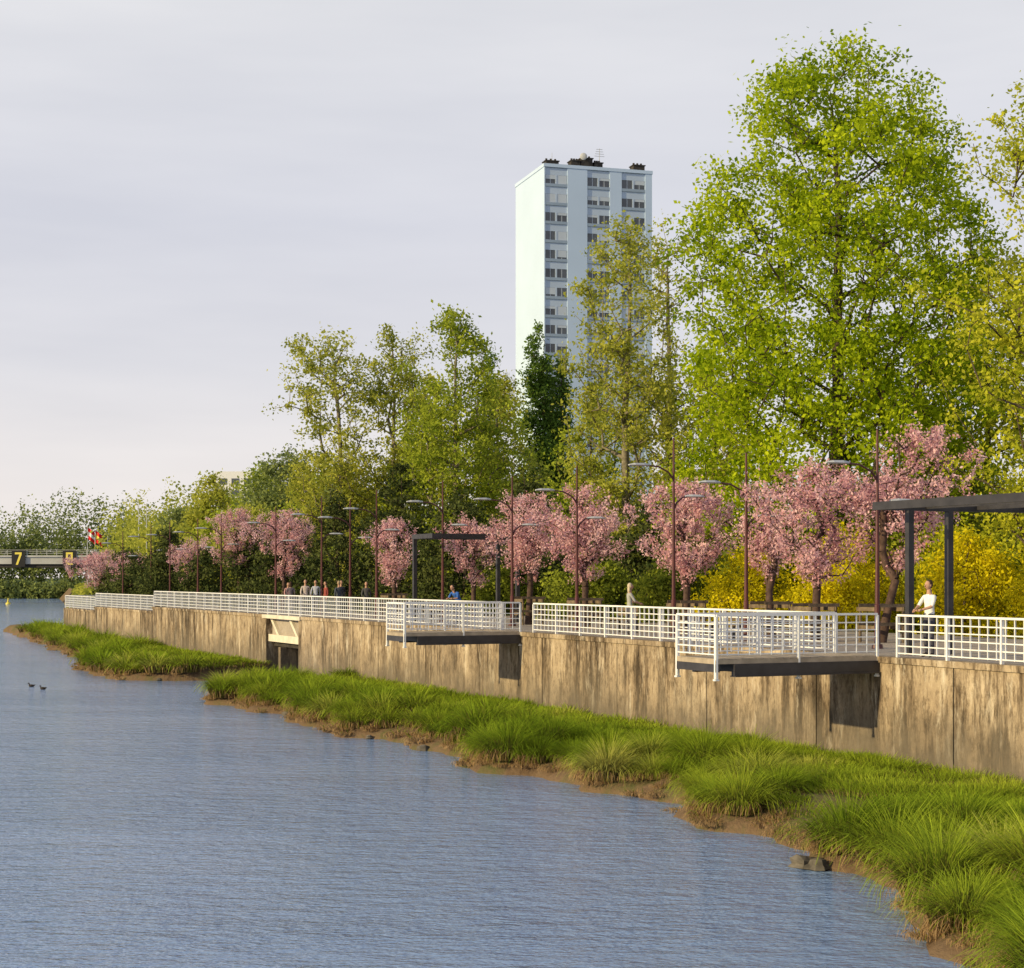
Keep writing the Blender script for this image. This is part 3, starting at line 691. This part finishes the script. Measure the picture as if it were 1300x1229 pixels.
# ---------------------------------------------------------------- people
def mcol(name, c): return simple(name, c, .8, .15, .12, 12)
def person(t, n, z0, heading, top, pants, hair, skin=(.45, .27, .19), h=1.75, pose='stand', longhair=False, sleeves='short'):
    mats = [mcol('shirt_cloth', top), mcol('trouser_cloth', pants), mcol('skin', skin), mcol('hair', hair), mcol('shoe_leather', (.05, .04, .035)), mcol('eye_dark', (.02, .02, .02)), mcol('lips', (.35, .12, .10))]
    J = {'pelvis': ((0, 0, .95), (.145, .105)), 'waist': ((0, 0, 1.08), (.125, .09)), 'chest': ((0, 0, 1.28), (.15, .105)), 'neckb': ((0, .01, 1.44), (.085, .07)), 'neck': ((0, 0, 1.52), (.052, .052)), 'skull': ((0, -.01, 1.60), (.055, .06))}
    for s, sn in ((1, 'l'), (-1, 'r')):
        J['sh'+sn] = ((s*.165, .01, 1.41), (.062, .058)); J['el'+sn] = ((s*.225, .03, 1.13), (.044, .042)); J['wr'+sn] = ((s*.225, -.06, .88), (.027, .024))
        J['hip'+sn] = ((s*.088, 0, .88), (.092, .09)); J['kn'+sn] = ((s*.10, -.02, .50), (.06, .058)); J['an'+sn] = ((s*.10, .02, .09), (.042, .042)); J['to'+sn] = ((s*.115, -.13, .04), (.04, .034))
    def mv(k, p): J[k] = (p, J[k][1])
    if pose == 'rail':
        mv('ell', (.23, -.12, 1.17)); mv('wrl', (.12, -.33, 1.10)); mv('elr', (-.23, -.12, 1.17)); mv('wrr', (-.10, -.33, 1.10))
    if pose == 'walk':
        mv('knl', (.10, -.20, .52)); mv('anl', (.10, -.22, .10)); mv('tol', (.11, -.38, .07)); mv('knr', (-.10, .06, .50)); mv('anr', (-.10, .30, .14)); mv('tor', (-.10, .18, .035))
        mv('ell', (.23, .14, 1.15)); mv('wrl', (.22, .10, .90)); mv('elr', (-.23, -.06, 1.14)); mv('wrr', (-.22, -.24, .96))
    if pose == 'lean':
        for kk, dy in (('waist', -.04), ('chest', -.16), ('neckb', -.27), ('neck', -.32), ('skull', -.37)):
            p = J[kk][0]; mv(kk, (p[0], p[1]+dy, p[2]+dy*.35))
        for sn, s in (('l', 1), ('r', -1)): mv('sh'+sn, (s*.165, -.24, 1.33)); mv('el'+sn, (s*.24, -.34, 1.10)); mv('wr'+sn, (s*.14, -.52, 1.09))
    names = list(J); I = {k: i for i, k in enumerate(names)}
    Ed = [('pelvis', 'waist', 0), ('waist', 'chest', 0), ('chest', 'neckb', 0), ('neckb', 'neck', 2), ('neck', 'skull', 2)]
    for sn in 'lr': Ed += [('chest', 'sh'+sn, 0), ('sh'+sn, 'el'+sn, 0), ('el'+sn, 'wr'+sn, 2 if sleeves == 'short' else 0), ('pelvis', 'hip'+sn, 1), ('hip'+sn, 'kn'+sn, 1), ('kn'+sn, 'an'+sn, 1), ('an'+sn, 'to'+sn, 4)]
    me = bpy.data.meshes.new('skel'); me.from_pydata([J[k][0] for k in names], [(I[a], I[b]) for a, b, _ in Ed], [])
    ob = bpy.data.objects.new('skel', me); scene.collection.objects.link(ob)
    md = ob.modifiers.new('Skin', 'SKIN'); md.use_smooth_shade = True
    for i, k in enumerate(names):
        sv = me.skin_vertices[0].data[i]; sv.radius = J[k][1]; sv.use_root = (k == 'pelvis')
    ob.modifiers.new('Sub', 'SUBSURF').levels = 2
    dg = bpy.context.evaluated_depsgraph_get(); me2 = bpy.data.meshes.new_from_object(ob.evaluated_get(dg))
    mb = MB(); mb.v = [tuple(v.co) for v in me2.vertices]
    segs = [(Vector(J[a][0]), Vector(J[b][0]), m) for a, b, m in Ed]
    for p in me2.polygons:
        c = p.center; best = 9; bm = 0
        for a, b, m in segs:
            ab = b-a; f = max(0, min(1, (c-a).dot(ab)/ab.length_squared)); d = (c-(a+ab*f)).length
            if d < best: best, bm = d, m
        mb.f.append(tuple(p.vertices)); mb.m.append(bm)
    bpy.data.objects.remove(ob); bpy.data.meshes.remove(me2)
    hc = Vector(J['skull'][0])+Vector((0, -.012, .055))
    mb.ell(hc, (.074, .092, .112), 2, 16, 12, lambda d: 1-(.10*abs(d.x) if d.z < -.3 else 0))
    mb.ell(hc+Vector((0, .020, .022)), (.083, .090, .106), 3, 16, 12, lambda d: (1.0 if (d.y > -.45 or d.z > .55) else .80))
    if longhair: mb.ell(hc+Vector((0, .055, -.085)), (.088, .05, .14), 3, 14, 10)
    mb.tube([hc+Vector((0, -.085, .015)), hc+Vector((0, -.108, -.018)), hc+Vector((0, -.088, -.028))], [.009, .014, .012], 6, 2)
    for s in (1, -1):
        mb.ell(hc+Vector((s*.03, -.083, .008)), (.011, .006, .006), 5, 8, 6); mb.ell(hc+Vector((s*.077, .005, -.005)), (.010, .02, .03), 2, 8, 6)
    mb.ell(hc+Vector((0, -.084, -.055)), (.024, .008, .007), 6, 8, 6)
    for sn, s in (('l', 1), ('r', -1)):
        w = Vector(J['wr'+sn][0]); e = Vector(J['el'+sn][0]); d = (w-e).normalized(); sd = Vector((0, 1, 0)) if abs(d.y) < .7 else Vector((1, 0, 0))
        sd = (sd-d*sd.dot(d)).normalized(); nn = d.cross(sd)
        mb.tube([w-d*.01, w+d*.04, w+d*.085], [.024, .034, .030], 8, 2)
        for q, L in ((-.026, .062), (-.009, .074), (.009, .070), (.026, .056)):
            a = w+d*.08+sd*q; b = a+d*L*.5+nn*.006*s; c = b+d*L*.4+nn*.02*s; mb.tube([a, b, c], [.010, .009, .006], 6, 2)
        a = w+d*.03+sd*.028; mb.tube([a, a+sd*.03+d*.03, a+sd*.036+d*.06], [.012, .010, .007], 6, 2)
    o = mb.build('person', mats, smooth=True, recalc=False)
    f = h/1.75; o.scale = (f, f, f); o.location = wp(t, n, z0); o.rotation_euler = (0, 0, math.radians(heading))
    return o
person(46.0, .35, 3.35, -62, (.72, .72, .72), (.06, .06, .08), (.05, .03, .02), h=1.86, pose='rail')
person(62.3, .9, 3.35, 100, (.34, .34, .32), (.08, .08, .10), (.50, .42, .30), h=1.74, pose='rail', longhair=True)
person(76.7, .8, 3.35, -40, (.04, .12, .40), (.07, .07, .09), (.03, .02, .02), h=1.76, pose='lean')
for t, n, hd, tp, pn, hr, hh, ps, lh in ((99.6, 1.6, 10, (.50, .42, .38), (.10, .09, .09), (.06, .04, .03), 1.82, 'walk', False), (105.6, 2.5, 20, (.45, .25, .25), (.3, .3, .3), (.10, .06, .03), 1.65, 'walk', True),
                                         (100.9, 1.2, 190, (.12, .10, .12), (.05, .05, .07), (.05, .03, .02), 1.7, 'stand', True), (98.6, 2.4, -60, (.25, .06, .05), (.06, .06, .08), (.04, .03, .02), 1.72, 'stand', False),
                                         (97.6, 2.9, 20, (.05, .05, .06), (.05, .05, .06), (.04, .03, .02), 1.78, 'walk', False), (95.3, 2.0, 200, (.06, .07, .09), (.04, .04, .05), (.3, .22, .14), 1.75, 'walk', False), (102.8, 3.2, 0, (.4, .42, .5), (.05, .05, .08), (.05, .03, .02), 1.78, 'walk', False), (94.0, 3.0, 10, (.08, .08, .08), (.05, .05, .05), (.04, .03, .02), 1.72, 'walk', True)):
    person(t, n, 3.35, hd, tp, pn, hr, h=hh, pose=ps, longhair=lh, sleeves='long')

# ---------------------------------------------------------------- light, sky, camera
sv = Vector((-.89, -.45, 0)).normalized(); el = math.radians(18)
sunvec = Vector((sv.x*math.cos(el), sv.y*math.cos(el), math.sin(el)))
sd = bpy.data.lights.new('sun', 'SUN'); sd.energy = 5.0; sd.angle = math.radians(.7); sd.color = (1.0, .80, .43)
so = bpy.data.objects.new('sun', sd); so.rotation_euler = sunvec.to_track_quat('Z', 'Y').to_euler(); so.location = (-50, -50, 60); scene.collection.objects.link(so)
w = bpy.data.worlds.new('World'); scene.world = w; w.use_nodes = True; nt = w.node_tree; nt.nodes.clear()
try: w.cycles.sampling_method = 'NONE'
except Exception as ex: print('world sampling', ex)
out = nt.nodes.new('ShaderNodeOutputWorld')
sky = nt.nodes.new('ShaderNodeTexSky'); sky.sky_type = 'NISHITA'; sky.sun_disc = False; sky.sun_elevation = el; sky.sun_rotation = math.atan2(sv.x, sv.y) % (2*math.pi)
bg1 = nt.nodes.new('ShaderNodeBackground'); bg1.inputs[1].default_value = .10; nt.links.new(sky.outputs[0], bg1.inputs[0])
tc = nt.nodes.new('ShaderNodeTexCoord'); sx = nt.nodes.new('ShaderNodeSeparateXYZ'); nt.links.new(tc.outputs['Generated'], sx.inputs[0])
haze = ramp(nt, sx.outputs['Z'], [(0, (1.0, .91, .85)), (.05, (.95, .89, .87)), (.12, (.84, .825, .86)), (.20, (.79, .79, .85)), (.32, (.87, .865, .885)), (.5, (.60, .64, .74)), (1, (.40, .47, .62))])
mp = nt.nodes.new('ShaderNodeMapping'); mp.inputs['Scale'].default_value = (1, 1, 6); mp.inputs['Rotation'].default_value = (.12, .15, 0); nt.links.new(tc.outputs['Generated'], mp.inputs[0])
nz = nt.nodes.new('ShaderNodeTexNoise'); nz.inputs['Scale'].default_value = 2.8; nz.inputs['Detail'].default_value = 4; nz.inputs['Roughness'].default_value = .55; nt.links.new(mp.outputs[0], nz.inputs['Vector'])
st = ramp(nt, nz.outputs['Fac'], [(.3, (.87, .88, .905)), (.7, (1.0, 1.0, 1.0))])
cl = mixc(nt, 1.0, haze, st, 'MULTIPLY')
bg2 = nt.nodes.new('ShaderNodeBackground'); bg2.inputs[1].default_value = 1.0; nt.links.new(cl, bg2.inputs[0])
ms = nt.nodes.new('ShaderNodeMixShader'); ms.inputs[0].default_value = .92
nt.links.new(bg1.outputs[0], ms.inputs[1]); nt.links.new(bg2.outputs[0], ms.inputs[2]); nt.links.new(ms.outputs[0], out.inputs[0])

cd = bpy.data.cameras.new('camera'); cd.lens = 60.9; cd.sensor_width = 36; cd.sensor_fit = 'HORIZONTAL'; cd.shift_y = .0912; cd.clip_end = 9000; cd.clip_start = .5
co = bpy.data.objects.new('camera', cd); co.location = (0, 0, 5.3); co.rotation_euler = (math.radians(90), 0, 0); scene.collection.objects.link(co); scene.camera = co
